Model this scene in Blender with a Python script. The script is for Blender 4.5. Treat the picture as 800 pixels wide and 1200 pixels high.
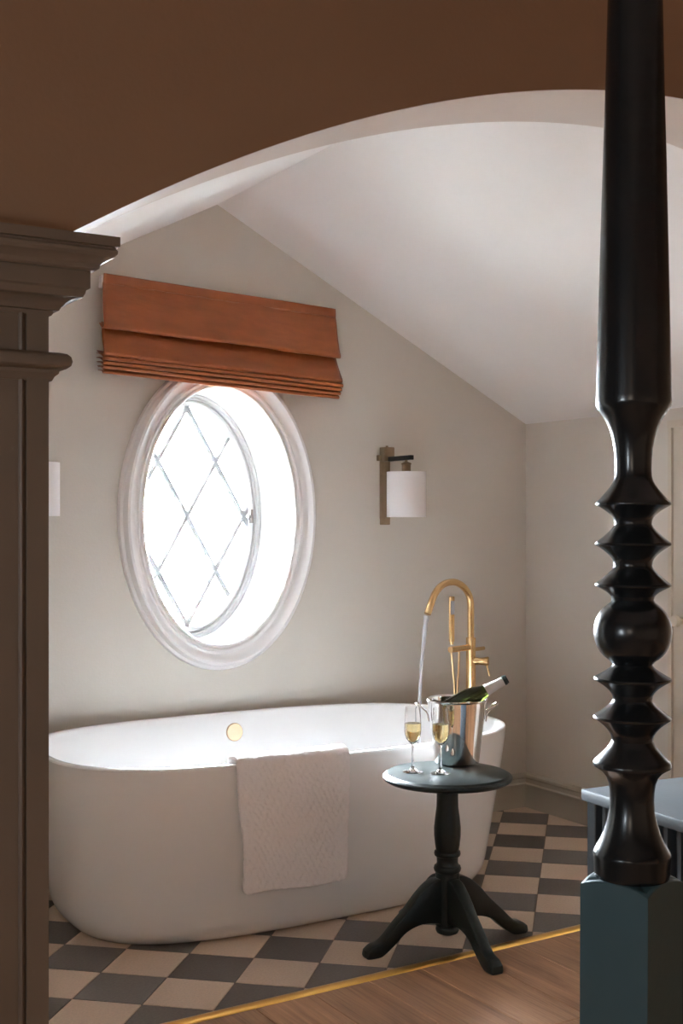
import bpy, bmesh, math, random
from mathutils import Vector, Matrix

random.seed(7)
for o in list(bpy.data.objects):
    bpy.data.objects.remove(o)

# ------------------------------------------------------------------ camera
FPX, YH, CAMH, YAW = 1436.0, 613.0, 1.35, math.radians(31.0)   # pixels of an 800x1200 frame
sc = bpy.context.scene
COL = sc.collection
cam_d = bpy.data.cameras.new('camera')
cam_d.sensor_fit = 'VERTICAL'
cam_d.sensor_height = 36.0
cam_d.lens = FPX * 36.0 / 1200.0
cam_d.shift_y = (YH - 600.0) / 1200.0
cam_d.clip_start = 0.05
cam = bpy.data.objects.new('camera', cam_d)
COL.objects.link(cam)
cam.location = (0, 0, CAMH)
cam.rotation_euler = (math.radians(90), 0, -YAW)
sc.camera = cam

# ------------------------------------------------------------------ view, sky, light
vs = sc.view_settings
vs.view_transform = 'Standard'
vs.look = 'None'
vs.gamma = 1.0
vs.use_curve_mapping = False
vs.exposure = 1.37
sc.cycles.max_bounces = 16        # daylight from one small window: let it bounce
sc.cycles.diffuse_bounces = 10

world = bpy.data.worlds.new('overcast_sky')
sc.world = world
world.use_nodes = True
wn = world.node_tree.nodes
bg = wn.get('Background') or wn.new('ShaderNodeBackground')
bg.inputs['Color'].default_value = (0.83, 0.915, 1.0, 1)
bg.inputs['Strength'].default_value = 340.0

sun = bpy.data.lights.new('sun', 'SUN')          # high sun from the side: lights the ground outside, does not reach into the window
sun.energy = 1900.0
sun.color = (1.0, 0.97, 0.93)
sun.angle = math.radians(1.5)
sun_o = bpy.data.objects.new('sun', sun)
COL.objects.link(sun_o)
sun_o.rotation_euler = Vector((0.55, -0.35, 0.76)).to_track_quat('Z', 'Y').to_euler()

lamp = bpy.data.lights.new('bedroom_fill_light', 'POINT')   # added warm fill for the bedroom side, unseen behind the viewer
lamp.energy = 10.0
lamp.color = (1.0, 0.86, 0.72)
lamp.shadow_soft_size = 0.3
lamp_o = bpy.data.objects.new('bedroom_fill_light', lamp)
COL.objects.link(lamp_o)
lamp_o.location = (-1.2, -0.5, 1.5)

def portal(name, loc, rot, sx, sy):
    l = bpy.data.lights.new(name, 'AREA')
    l.shape = 'RECTANGLE'
    l.size, l.size_y = sx, sy
    l.cycles.is_portal = True
    o = bpy.data.objects.new(name, l)
    COL.objects.link(o)
    o.location = loc
    o.rotation_euler = rot
    return o

# ------------------------------------------------------------------ pixel -> place (a pixel gives the direction, a plane the distance)
CA, SA = math.cos(YAW), math.sin(YAW)
CAMP = Vector((0, 0, CAMH))
def ray(x, y):
    lx, lz = (x - 400) / FPX, -(y - YH) / FPX
    return Vector((lx * CA + SA, -lx * SA + CA, lz))
def hit(x, y, p, n):
    r = ray(x, y); p = Vector(p); n = Vector(n)
    return CAMP + r * ((p - CAMP).dot(n) / r.dot(n))
def onY(x, y, Y): return hit(x, y, (0, Y, 0), (0, 1, 0))
def onX(x, y, X): return hit(x, y, (X, 0, 0), (1, 0, 0))
def onZ(x, y, z): return hit(x, y, (0, 0, z), (0, 0, 1))
def depth(P): return P[0] * SA + P[1] * CA
def mpp(P): return depth(P) / FPX                      # metres per pixel at P
def zat(y, P): return CAMH - (y - YH) * depth(P) / FPX

# ------------------------------------------------------------------ places of the room (metres)
YW = 4.565        # window wall
XR = 3.77         # right wall
YF, YB = 2.12, 2.38   # arch wall, front and rear face
def YT(X): return 3.058 + 0.0243 * (X - 1.3)   # centre line of the brass threshold

# ------------------------------------------------------------------ materials
MATS = {}
def mat(name, col, rough=0.5, metal=0.0, **kw):
    if name in MATS: return MATS[name]
    m = bpy.data.materials.new(name)
    m.use_nodes = True
    nt = m.node_tree
    b = nt.nodes['Principled BSDF']
    b.inputs['Base Color'].default_value = (*col, 1)
    b.inputs['Roughness'].default_value = rough
    b.inputs['Metallic'].default_value = metal
    for k, v in kw.items():
        if k in ('noise', 'bump', 'nscale', 'bscale', 'stretch', 'rand'): continue
        b.inputs[k].default_value = v
    tc = nt.nodes.new('ShaderNodeTexCoord')
    mp = nt.nodes.new('ShaderNodeMapping')
    mp.inputs['Scale'].default_value = kw.get('stretch', (1, 1, 1))
    nt.links.new(tc.outputs['Object'], mp.inputs['Vector'])
    if kw.get('noise'):
        n = nt.nodes.new('ShaderNodeTexNoise')
        n.inputs['Scale'].default_value = kw.get('nscale', 8)
        n.inputs['Detail'].default_value = 5
        nt.links.new(mp.outputs['Vector'], n.inputs['Vector'])
        mx = nt.nodes.new('ShaderNodeMix'); mx.data_type = 'RGBA'
        a = kw['noise']
        mx.inputs[6].default_value = (*[c * (1 - a) for c in col], 1)
        mx.inputs[7].default_value = (*[min(1, c * (1 + a)) for c in col], 1)
        nt.links.new(n.outputs['Fac'], mx.inputs[0])
        out = mx.outputs[2]
        if kw.get('rand'):
            oi = nt.nodes.new('ShaderNodeObjectInfo')
            hs = nt.nodes.new('ShaderNodeHueSaturation')
            mr = nt.nodes.new('ShaderNodeMapRange')
            mr.inputs['To Min'].default_value = 1 - kw['rand']
            mr.inputs['To Max'].default_value = 1 + kw['rand']
            nt.links.new(oi.outputs['Random'], mr.inputs['Value'])
            nt.links.new(mr.outputs['Result'], hs.inputs['Value'])
            nt.links.new(out, hs.inputs['Color'])
            out = hs.outputs['Color']
        nt.links.new(out, b.inputs['Base Color'])
    if kw.get('bump'):
        n2 = nt.nodes.new('ShaderNodeTexNoise')
        n2.inputs['Scale'].default_value = kw.get('bscale', 60)
        n2.inputs['Detail'].default_value = 4
        nt.links.new(mp.outputs['Vector'], n2.inputs['Vector'])
        bp = nt.nodes.new('ShaderNodeBump')
        bp.inputs['Strength'].default_value = kw['bump']
        bp.inputs['Distance'].default_value = 0.01
        nt.links.new(n2.outputs['Fac'], bp.inputs['Height'])
        nt.links.new(bp.outputs['Normal'], b.inputs['Normal'])
    MATS[name] = m
    return m

M_WALL = mat('greige_wall_paint', (0.62, 0.575, 0.515), 0.7, noise=0.03, nscale=3, bump=0.06, bscale=90)
M_BEDWALL = mat('taupe_dimmed_wall_paint', (0.265, 0.158, 0.093), 0.75, noise=0.04, nscale=2.5, bump=0.06, bscale=90)  # browner and darker than the greige: warm dim light put into the colour
M_PILASTER = mat('brown_grey_joinery_paint', (0.150, 0.114, 0.085), 0.55, noise=0.03, nscale=4, bump=0.04, bscale=60)
M_SOFFIT = mat('soffit_plaster', (0.70, 0.63, 0.585), 0.7, noise=0.05, nscale=5, bump=0.1, bscale=40)
M_CEIL = mat('white_ceiling_plaster', (0.90, 0.88, 0.87), 0.7, noise=0.02, nscale=2, bump=0.05, bscale=50)
M_BASE = mat('baseboard_paint', (0.46, 0.42, 0.35), 0.5, noise=0.03, nscale=4)
M_WHITE = mat('white_window_paint', (0.88, 0.86, 0.855), 0.35, noise=0.02, nscale=6)
M_DOOR = mat('cream_door_paint', (0.60, 0.53, 0.44), 0.5, noise=0.03, nscale=4)
M_TLIGHT = mat('tan_stone_tile', (0.55, 0.42, 0.32), 0.55, noise=0.22, nscale=140, bump=0.08, bscale=160, rand=0.07)
M_TDARK = mat('charcoal_stone_tile', (0.125, 0.106, 0.096), 0.5, noise=0.35, nscale=120, bump=0.1, bscale=160, rand=0.10)
M_GROUT = mat('brown_grout', (0.20, 0.15, 0.115), 0.85, noise=0.1, nscale=30)
M_BRASS = mat('brushed_gold_brass', (0.80, 0.55, 0.27), 0.23, 1.0, noise=0.05, nscale=60, stretch=(1, 1, 8))
M_THRESH = mat('polished_gold_brass', (0.83, 0.50, 0.13), 0.30, 1.0, noise=0.06, nscale=40)
M_BATH = mat('white_acrylic', (0.86, 0.85, 0.845), 0.18, noise=0.01, nscale=3)
M_TOWEL = mat('white_terry', (0.93, 0.885, 0.885), 0.95, noise=0.05, nscale=180, bump=0.4, bscale=420)
M_BLACKGREEN = mat('black_green_paint', (0.012, 0.017, 0.0165), 0.33, **{'Specular IOR Level': 0.28}, noise=0.12, nscale=20, bump=0.02, bscale=40)
M_POST = mat('blue_black_paint', (0.008, 0.010, 0.0115), 0.24, **{'Specular IOR Level': 0.38}, noise=0.1, nscale=15, bump=0.02, bscale=50)
M_BLOCK = mat('blue_green_paint', (0.030, 0.068, 0.083), 0.5, noise=0.08, nscale=20, bump=0.03, bscale=90)
M_CAB = mat('slate_blue_paint', (0.040, 0.048, 0.056), 0.42, noise=0.06, nscale=20, bump=0.03, bscale=80)
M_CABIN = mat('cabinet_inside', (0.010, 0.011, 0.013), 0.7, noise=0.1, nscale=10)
M_CHROME = mat('polished_steel', (0.80, 0.79, 0.78), 0.06, 1.0, noise=0.02, nscale=10)
M_RUST = mat('rust_satin_fabric', (0.225, 0.058, 0.014), 0.42, **{'Specular IOR Level': 0.3}, noise=0.28, nscale=9, bump=0.25, bscale=14, stretch=(1, 1, 3))
M_RUST.node_tree.nodes['Principled BSDF'].inputs['Sheen Weight'].default_value = 0.05
M_RUST.node_tree.nodes['Principled BSDF'].inputs['Sheen Tint'].default_value = (1, .55, .3, 1)
M_BRONZE = mat('aged_bronze', (0.26, 0.185, 0.115), 0.42, 0.85, noise=0.15, nscale=40)
M_DARKMETAL = mat('black_metal', (0.012, 0.012, 0.013), 0.4, 0.6, noise=0.1, nscale=30)
M_HOSE = mat('gold_hose', (0.70, 0.50, 0.27), 0.35, 1.0, noise=0.2, nscale=200)
M_SPRAY = mat('grey_spray_face', (0.20, 0.195, 0.20), 0.5, noise=0.3, nscale=400)
M_FOIL = mat('pearl_foil', (0.72, 0.69, 0.68), 0.35, 0.25, noise=0.05, nscale=50)
M_SHADE = mat('white_linen_shade', (0.95, 0.92, 0.92), 0.9, noise=0.03, nscale=200, bump=0.1, bscale=300)
M_CASE = mat('casement_darkened_white', (0.42, 0.41, 0.40), 0.4, noise=0.02, nscale=6)  # window white with shade put into the colour against the glare
M_LATTICE = mat('darkened_lattice_paint', (0.22, 0.22, 0.215), 0.6, noise=0.1, nscale=30)  # backlit shade put into the bars' colour so they hold against the sky
M_DOTS = mat('rusty_iron', (0.10, 0.08, 0.07), 0.7, noise=0.2, nscale=90)
M_WOODBASE = mat('wood_floor_underlay', (0.17, 0.10, 0.06), 0.6, noise=0.1, nscale=5)

def glass(name, col, rough=0.0, ior=1.45):
    m = mat(name, col, rough)
    b = m.node_tree.nodes['Principled BSDF']
    b.inputs['Transmission Weight'].default_value = 1.0
    b.inputs['IOR'].default_value = ior
    return m
M_GLASS = glass('clear_glass', (1, 1, 1))
M_WINE = glass('sparkling_wine', (0.93, 0.78, 0.42), 0.0, 1.34)
M_BOTTLE = glass('dark_green_glass', (0.035, 0.05, 0.008), 0.05, 1.5)
M_WATER = glass('aerated_water', (0.95, 0.96, 1.0), 0.25, 1.33)
M_WATER.node_tree.nodes['Principled BSDF'].inputs['Transmission Weight'].default_value = 0.55

def make_pane():
    m = bpy.data.materials.new('window_glass')
    m.use_nodes = True
    nt = m.node_tree
    nt.nodes.remove(nt.nodes['Principled BSDF'])
    out = nt.nodes['Material Output']
    t = nt.nodes.new('ShaderNodeBsdfTransparent')
    t.inputs['Color'].default_value = (0.96, 0.97, 0.97, 1)
    g = nt.nodes.new('ShaderNodeBsdfGlossy'); g.inputs['Roughness'].default_value = 0.02
    fr = nt.nodes.new('ShaderNodeFresnel'); fr.inputs['IOR'].default_value = 1.45
    mx = nt.nodes.new('ShaderNodeMixShader')
    nt.links.new(fr.outputs[0], mx.inputs[0]); nt.links.new(t.outputs[0], mx.inputs[1])
    nt.links.new(g.outputs[0], mx.inputs[2]); nt.links.new(mx.outputs[0], out.inputs['Surface'])
    return m
def make_shade(m):
    nt = m.node_tree; b = nt.nodes['Principled BSDF']; out = nt.nodes['Material Output']
    t = nt.nodes.new('ShaderNodeBsdfTranslucent'); t.inputs['Color'].default_value = (0.93, 0.89, 0.885, 1)
    mx = nt.nodes.new('ShaderNodeMixShader'); mx.inputs[0].default_value = 0.15
    nt.links.new(b.outputs[0], mx.inputs[1]); nt.links.new(t.outputs[0], mx.inputs[2]); nt.links.new(mx.outputs[0], out.inputs['Surface'])
make_shade(M_SHADE)
M_PANE = make_pane()

def make_oak():
    m = bpy.data.materials.new('oak_plank')
    m.use_nodes = True
    nt = m.node_tree; b = nt.nodes['Principled BSDF']
    tc = nt.nodes.new('ShaderNodeTexCoord'); oi = nt.nodes.new('ShaderNodeObjectInfo')
    add = nt.nodes.new('ShaderNodeVectorMath'); add.operation = 'ADD'
    comb = nt.nodes.new('ShaderNodeCombineXYZ')
    mul = nt.nodes.new('ShaderNodeMath'); mul.operation = 'MULTIPLY'; mul.inputs[1].default_value = 37.0
    nt.links.new(oi.outputs['Random'], mul.inputs[0])
    for i in range(3): nt.links.new(mul.outputs[0], comb.inputs[i])
    nt.links.new(tc.outputs['Object'], add.inputs[0]); nt.links.new(comb.outputs[0], add.inputs[1])
    mp = nt.nodes.new('ShaderNodeMapping'); mp.inputs['Scale'].default_value = (9, 0.9, 9)
    nt.links.new(add.outputs[0], mp.inputs['Vector'])
    n1 = nt.nodes.new('ShaderNodeTexNoise'); n1.inputs['Scale'].default_value = 1.6; n1.inputs['Detail'].default_value = 8
    n1.inputs['Distortion'].default_value = 1.2
    nt.links.new(mp.outputs[0], n1.inputs['Vector'])
    mp2 = nt.nodes.new('ShaderNodeMapping'); mp2.inputs['Scale'].default_value = (90, 2.5, 90)
    nt.links.new(add.outputs[0], mp2.inputs['Vector'])
    n2 = nt.nodes.new('ShaderNodeTexNoise'); n2.inputs['Scale'].default_value = 2.0; n2.inputs['Detail'].default_value = 4
    nt.links.new(mp2.outputs[0], n2.inputs['Vector'])
    ad = nt.nodes.new('ShaderNodeMix'); ad.data_type = 'FLOAT'; ad.inputs[0].default_value = 0.4
    nt.links.new(n1.outputs['Fac'], ad.inputs[2]); nt.links.new(n2.outputs['Fac'], ad.inputs[3])
    cr = nt.nodes.new('ShaderNodeValToRGB')
    cr.color_ramp.elements[0].position = 0.3; cr.color_ramp.elements[0].color = (0.18, 0.085, 0.042, 1)
    cr.color_ramp.elements[1].position = 0.72; cr.color_ramp.elements[1].color = (0.50, 0.275, 0.15, 1)
    nt.links.new(ad.outputs[0], cr.inputs[0])
    hs = nt.nodes.new('ShaderNodeHueSaturation')
    mr = nt.nodes.new('ShaderNodeMapRange'); mr.inputs['To Min'].default_value = 0.82; mr.inputs['To Max'].default_value = 1.12
    nt.links.new(oi.outputs['Random'], mr.inputs['Value']); nt.links.new(mr.outputs[0], hs.inputs['Value'])
    nt.links.new(cr.outputs[0], hs.inputs['Color']); nt.links.new(hs.outputs[0], b.inputs['Base Color'])
    bp = nt.nodes.new('ShaderNodeBump'); bp.inputs['Strength'].default_value = 0.15; bp.inputs['Distance'].default_value = 0.005
    nt.links.new(n2.outputs['Fac'], bp.inputs['Height']); nt.links.new(bp.outputs[0], b.inputs['Normal'])
    b.inputs['Roughness'].default_value = 0.5
    return m
M_OAK = make_oak()

# ------------------------------------------------------------------ mesh helpers
def mesh(name, verts, faces, m, smooth=None):
    me = bpy.data.meshes.new(name)
    me.from_pydata([tuple(v) for v in verts], [], faces)
    bm = bmesh.new(); bm.from_mesh(me)
    bmesh.ops.remove_doubles(bm, verts=bm.verts, dist=1e-6)
    bmesh.ops.recalc_face_normals(bm, faces=bm.faces)
    bm.to_mesh(me); bm.free()
    if m: me.materials.append(m)
    if smooth is not None:
        for p in me.polygons: p.use_smooth = True
        me.set_sharp_from_angle(angle=math.radians(smooth))
    return me
def link(name, me, parent=None, loc=None, rot=None):
    o = bpy.data.objects.new(name, me)
    COL.objects.link(o)
    if parent: o.parent = parent
    if loc is not None: o.location = loc
    if rot is not None: o.rotation_euler = rot
    return o
def obj(name, vf, m, parent=None, smooth=None, loc=None, rot=None):
    return link(name, mesh(name, vf[0], vf[1], m, smooth), parent, loc, rot)
def thing(name, label, cat, loc=(0, 0, 0), rot=(0, 0, 0), group=None):
    o = bpy.data.objects.new(name, None)
    o.empty_display_size = 0.1
    COL.objects.link(o)
    o.location = loc; o.rotation_euler = rot
    tag(o, label, cat, group)
    return o
def tag(o, label, cat, group=None):
    o['label'] = label; o['category'] = cat
    if group: o['group'] = group
    return o
def struct(o, label, cat):
    o['kind'] = 'structure'
    return tag(o, label, cat)

def join(*vfs):
    V, F = [], []
    for v, f in vfs:
        n = len(V); V += [Vector(p) for p in v]; F += [tuple(i + n for i in q) for q in f]
    return V, F
def xf(vf, M):
    return [M @ Vector(v) for v in vf[0]], vf[1]
def shift(vf, d):
    d = Vector(d); return [Vector(v) + d for v in vf[0]], vf[1]
def box(x0, x1, y0, y1, z0, z1):
    v = [(x, y, z) for x in (x0, x1) for y in (y0, y1) for z in (z0, z1)]
    return v, [(0, 1, 3, 2), (4, 6, 7, 5), (0, 4, 5, 1), (2, 3, 7, 6), (0, 2, 6, 4), (1, 5, 7, 3)]
def bbox(x0, x1, y0, y1, z0, z1, b=0.004, seg=2):
    bm = bmesh.new()
    v, f = box(x0, x1, y0, y1, z0, z1)
    vs_ = [bm.verts.new(p) for p in v]
    for q in f: bm.faces.new([vs_[i] for i in q])
    bmesh.ops.bevel(bm, geom=list(bm.edges), offset=b, segments=seg, affect='EDGES', profile=0.5)
    bm.verts.index_update()
    r = ([p.co.copy() for p in bm.verts], [tuple(x.index for x in q.verts) for q in bm.faces])
    bm.free()
    return r
def lathe(prof, seg=48, closed=False):
    """prof: list of (r, z); poles where r == 0"""
    V, F, rings = [], [], []
    for r, z in prof:
        if r < 1e-6:
            rings.append([len(V)]); V.append(Vector((0, 0, z)))
        else:
            rings.append(list(range(len(V), len(V) + seg)))
            for k in range(seg):
                a = 2 * math.pi * k / seg
                V.append(Vector((r * math.cos(a), r * math.sin(a), z)))
    prs = list(zip(rings[:-1], rings[1:]))
    if closed: prs.append((rings[-1], rings[0]))
    for A, B in prs:
        for k in range(seg):
            k2 = (k + 1) % seg
            if len(A) == 1 and len(B) == 1: continue
            if len(A) == 1: F.append((A[0], B[k], B[k2]))
            elif len(B) == 1: F.append((A[k], B[0], A[k2]))
            else: F.append((A[k], B[k], B[k2], A[k2]))
    return V, F
def spline(pts, n=8):
    """Catmull-Rom through pts (tuples of any length)"""
    P = [Vector(p) for p in pts]
    if len(P) < 3: return P
    P = [P[0] * 2 - P[1]] + P + [P[-1] * 2 - P[-2]]
    out = []
    for i in range(1, len(P) - 2):
        for k in range(n):
            t = k / n
            a, b, c, d = P[i - 1], P[i], P[i + 1], P[i + 2]
            out.append(0.5 * ((2 * b) + (c - a) * t + (2 * a - 5 * b + 4 * c - d) * t * t + (3 * b - a - 3 * c + d) * t ** 3))
    out.append(P[-2])
    return out
def tube(path, rad, seg=12, caps=True):
    path = [Vector(p) for p in path]
    n = len(path)
    rr = rad if isinstance(rad, (list, tuple)) else [rad] * n
    V, F = [], []
    t0 = (path[1] - path[0]).normalized()
    up = Vector((0, 0, 1)) if abs(t0.z) < 0.9 else Vector((1, 0, 0))
    nrm = (up - t0 * up.dot(t0)).normalized()
    for i in range(n):
        t = (path[min(i + 1, n - 1)] - path[max(i - 1, 0)]).normalized()
        nrm = (nrm - t * nrm.dot(t)).normalized()
        bn = t.cross(nrm)
        for k in range(seg):
            a = 2 * math.pi * k / seg
            V.append(path[i] + (nrm * math.cos(a) + bn * math.sin(a)) * rr[i])
    for i in range(n - 1):
        for k in range(seg):
            k2 = (k + 1) % seg
            F.append((i * seg + k, i * seg + k2, (i + 1) * seg + k2, (i + 1) * seg + k))
    if caps:
        F.append(tuple(range(seg - 1, -1, -1)))
        F.append(tuple((n - 1) * seg + k for k in range(seg)))
    return V, F
def cyl(p0, p1, r, seg=20, r1=None):
    return tube([p0, p1], [r, r1 if r1 is not None else r], seg)
def grid(fn, nu, nv):
    V = [Vector(fn(i / nu, j / nv)) for i in range(nu + 1) for j in range(nv + 1)]
    F = [(i * (nv + 1) + j, (i + 1) * (nv + 1) + j, (i + 1) * (nv + 1) + j + 1, i * (nv + 1) + j + 1) for i in range(nu) for j in range(nv)]
    return V, F
def prism(poly, z0, z1):
    """poly: 2D points (x,y), extruded in z"""
    n = len(poly)
    V = [Vector((p[0], p[1], z0)) for p in poly] + [Vector((p[0], p[1], z1)) for p in poly]
    F = [tuple(range(n - 1, -1, -1)), tuple(range(n, 2 * n))] + [(i, (i + 1) % n, n + (i + 1) % n, n + i) for i in range(n)]
    return V, F
def sweep_corner(prof, path, normals_fn):
    """closed profile [(p,z)] swept along path points; normals_fn(i) gives the 2D offset direction at point i"""
    n = len(prof); V, F = [], []
    for i, q in enumerate(path):
        d = normals_fn(i)
        for p, z in prof: V.append(Vector((q[0] + d[0] * p, q[1] + d[1] * p, z)))
    for i in range(len(path) - 1):
        for k in range(n):
            k2 = (k + 1) % n
            F.append((i * n + k, i * n + k2, (i + 1) * n + k2, (i + 1) * n + k))
    F.append(tuple(range(n))); F.append(tuple((len(path) - 1) * n + k for k in range(n)))
    return V, F
def clip_poly(poly, a, b, c):
    """keep a*x+b*y<=c"""
    out = []
    for i in range(len(poly)):
        p, q = poly[i], poly[(i + 1) % len(poly)]
        dp, dq = a * p[0] + b * p[1] - c, a * q[0] + b * q[1] - c
        if dp <= 0: out.append(p)
        if dp * dq < 0:
            t = dp / (dp - dq)
            out.append((p[0] + (q[0] - p[0]) * t, p[1] + (q[1] - p[1]) * t))
    return out
def poly_area(p):
    return 0.5 * sum(p[i][0] * p[(i + 1) % len(p)][1] - p[(i + 1) % len(p)][0] * p[i][1] for i in range(len(p)))
def inset_poly(poly, d):
    """convex polygon inset by d through half planes"""
    if poly_area(poly) < 0: poly = poly[::-1]
    out = poly[:]
    for i in range(len(poly)):
        p, q = poly[i], poly[(i + 1) % len(poly)]
        ex, ey = q[0] - p[0], q[1] - p[1]
        L = math.hypot(ex, ey)
        if L < 1e-6: continue
        nx, ny = ey / L, -ex / L
        out = clip_poly(out, nx, ny, nx * p[0] + ny * p[1] - d)
        if len(out) < 3: return []
    return out
def smooth01(t):
    t = max(0.0, min(1.0, t)); return t * t * (3 - 2 * t)

# ================================================================== THE SETTING
# ---- tiled floor, laid on the diagonal
TS = 0.2092
TO = onZ(118, 1139.4, 0)
ta = -0.1984 - YAW
TU = Vector((math.cos(ta), math.sin(ta)))             # u axis
TV = Vector((math.sin(ta), -math.cos(ta)))            # v axis (towards the viewer)
X0T = 0.53
floor = obj('floor', prism([(X0T, YT(X0T)), (XR, YT(XR)), (XR, YW), (X0T, YW)], -0.06, -0.0035), M_GROUT)
struct(floor, 'checkerboard floor of tan and charcoal stone tiles under the bathtub', 'floor')
full = {}
for kind, mm in (('d', M_TDARK), ('l', M_TLIGHT)):
    g = 0.0018
    p = [(g, g), (TS - g, g), (TS - g, TS - g), (g, TS - g)]
    pts = [(TU.x * a + TV.x * b, TU.y * a + TV.y * b) for a, b in p]
    if poly_area(pts) < 0: pts = pts[::-1]
    me = mesh('tile', *prism(pts, -0.012, 0.0), mm)
    full[kind] = me
ntile = 0
for i in range(-14, 18):
    for j in range(-22, 12):
        o0 = Vector((TO.x, TO.y)) + TU * (i * TS) + TV * (j * TS)
        pts = [o0, o0 + TU * TS, o0 + TU * TS + TV * TS, o0 + TV * TS]
        pts = [(q.x, q.y) for q in pts]
        cl = pts
        for a, b, c in ((1, 0, XR), (-1, 0, -X0T), (0, 1, YW), (0.0243, -1, -(3.058 - 0.0243 * 1.3) - 0.012)):
            cl = clip_poly(cl, a, b, c)
            if len(cl) < 3: break
        if len(cl) < 3 or abs(poly_area(cl)) < 2e-4: continue
        k = 'd' if (i + j) % 2 == 0 else 'l'
        if abs(abs(poly_area(cl)) - TS * TS) < 1e-5:
            link('tile', full[k], floor, (o0.x, o0.y, random.uniform(-0.0006, 0.0004)))
        else:
            ip = inset_poly(cl, 0.0018)
            if len(ip) < 3: continue
            c0 = ip[0]
            obj('tile', prism([(q[0] - c0[0], q[1] - c0[1]) for q in ip], -0.012, 0.0), full[k].materials[0], floor, None, (c0[0], c0[1], 0))
        ntile += 1

# ---- oak floor of the bedroom
XL, YBK = -1.9, -2.2      # bedroom left wall, wall behind the viewer
wf = obj('floor_bedroom', box(XL, XR, YBK, YT(X0T) - 0.005, -0.06, -0.012), M_WOODBASE)
struct(wf, 'warm brown oak plank floor in front of the brass strip', 'floor')
PW = 0.19
x = XL + 0.03
while x < XR - 0.01:
    x1 = min(x + PW, XR)
    y = YT((x + x1) / 2) - 0.004
    first = True
    while y > YBK + 0.01:
        Ln = random.uniform(0.35, 1.3) if first else random.uniform(0.9, 1.5)
        first = False
        y0 = max(y - Ln, YBK)
        w2, l2 = (x1 - x) / 2 - 0.0009, (y - y0) / 2 - 0.0009
        obj('plank', bbox(-w2, w2, -l2, l2, -0.012, 0.0, 0.0012, 1), M_OAK, wf, None, ((x + x1) / 2, (y + y0) / 2, 0))
        y = y0
    x = x1

# ---- brass threshold
pr = [(-0.021, 0.0), (-0.018, 0.004), (-0.008, 0.0065), (0.0, 0.007), (0.008, 0.0065), (0.017, 0.004), (0.02, 0.0), (0.02, -0.01), (-0.02, -0.01)]
V, F = [], []
for X in (X0T, XR):
    for p, z in pr: V.append((X, YT(X) + p, z))
n = len(pr)
F = [(k, (k + 1) % n, n + (k + 1) % n, n + k) for k in range(n)] + [tuple(range(n)), tuple(range(n, 2 * n))]
struct(obj('trim_1', (V, F), M_THRESH, None, 40), 'polished brass threshold strip between stone tiles and oak planks', 'threshold')

# ---- window wall with its oval opening
WX, WZ = 2.162, 1.380
IA, IB = 0.344, 0.532      # opening
OA, OB = 0.444, 0.618      # outer edge of the surround
YG = 4.89                  # casement plane
NE = 96
def rect_pt(a, x0, x1, z0, z1):
    c, s = math.cos(a), math.sin(a)
    t = 1e9
    if c > 1e-9: t = min(t, (x1 - WX) / c)
    if c < -1e-9: t = min(t, (x0 - WX) / c)
    if s > 1e-9: t = min(t, (z1 - WZ) / s)
    if s < -1e-9: t = min(t, (z0 - WZ) / s)
    return WX + c * t, WZ + s * t
angs = sorted(set([2 * math.pi * k / NE for k in range(NE)] + [math.atan2(z - WZ, x - WX) % (2 * math.pi) for x in (X0T, XR + 0.1) for z in (-0.05, 3.4)]))
V, F = [], []
for a in angs:
    V.append((WX + IA * math.cos(a), YW, WZ + IB * math.sin(a)))
    px, pz = rect_pt(a, X0T, XR + 0.1, -0.05, 3.4)
    V.append((px, YW, pz))
    V.append((WX + IA * math.cos(a), YG + 0.1, WZ + IB * math.sin(a)))
    V.append((px, YG + 0.1, pz))
na = len(angs)
for k in range(na):
    a, b = 4 * k, 4 * ((k + 1) % na)
    F += [(a, b, b + 1, a + 1), (a + 2, a + 3, b + 3, b + 2), (a, a + 2, b + 2, b), (a + 1, b + 1, b + 3, a + 3)]
wb = obj('wall_back', (V, F), M_WALL, None, 30)
struct(wb, 'greige painted wall with the oval window', 'wall')

# ---- right wall with its door
struct(obj('wall_bedroom_right', box(XR, XR + 0.1, YBK, YF, -0.05, 3.4), M_BEDWALL), 'taupe bedroom wall right of the bed', 'wall')
wr = obj('wall_right', box(XR, XR + 0.1, YF, YW, -0.05, 3.4), M_WALL)
struct(wr, 'greige painted wall on the right with baseboard and door', 'wall')
# alcove left wall, behind the pilaster
wl = obj('wall_left', box(X0T - 0.1, X0T, YB, YW, -0.05, 3.4), M_WALL)
struct(wl, 'greige painted side wall of the bathing alcove behind the pilaster', 'wall')

# ---- baseboards
bprof = [(0, 0), (0.020, 0), (0.020, 0.098), (0.024, 0.104), (0.024, 0.112), (0.016, 0.118), (0.014, 0.135), (0.019, 0.142), (0.017, 0.152), (0.008, 0.158), (0, 0.16)]
struct(obj('baseboard_back', sweep_corner(bprof, [(X0T, YW), (XR, YW)], lambda i: (0, -1) if i == 0 else (-1, -1)), M_BASE, None, 35),
       'moulded painted baseboard along the window wall', 'baseboard')
DY0, DY1, DZ = 2.86, 3.635, 1.742
struct(obj('baseboard_right', sweep_corner(bprof, [(XR, YW), (XR, DY1 + 0.0)], lambda i: (-1, -1) if i == 0 else (-1, 0)), M_BASE, None, 35),
       'moulded painted baseboard along the right wall', 'baseboard')

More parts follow.
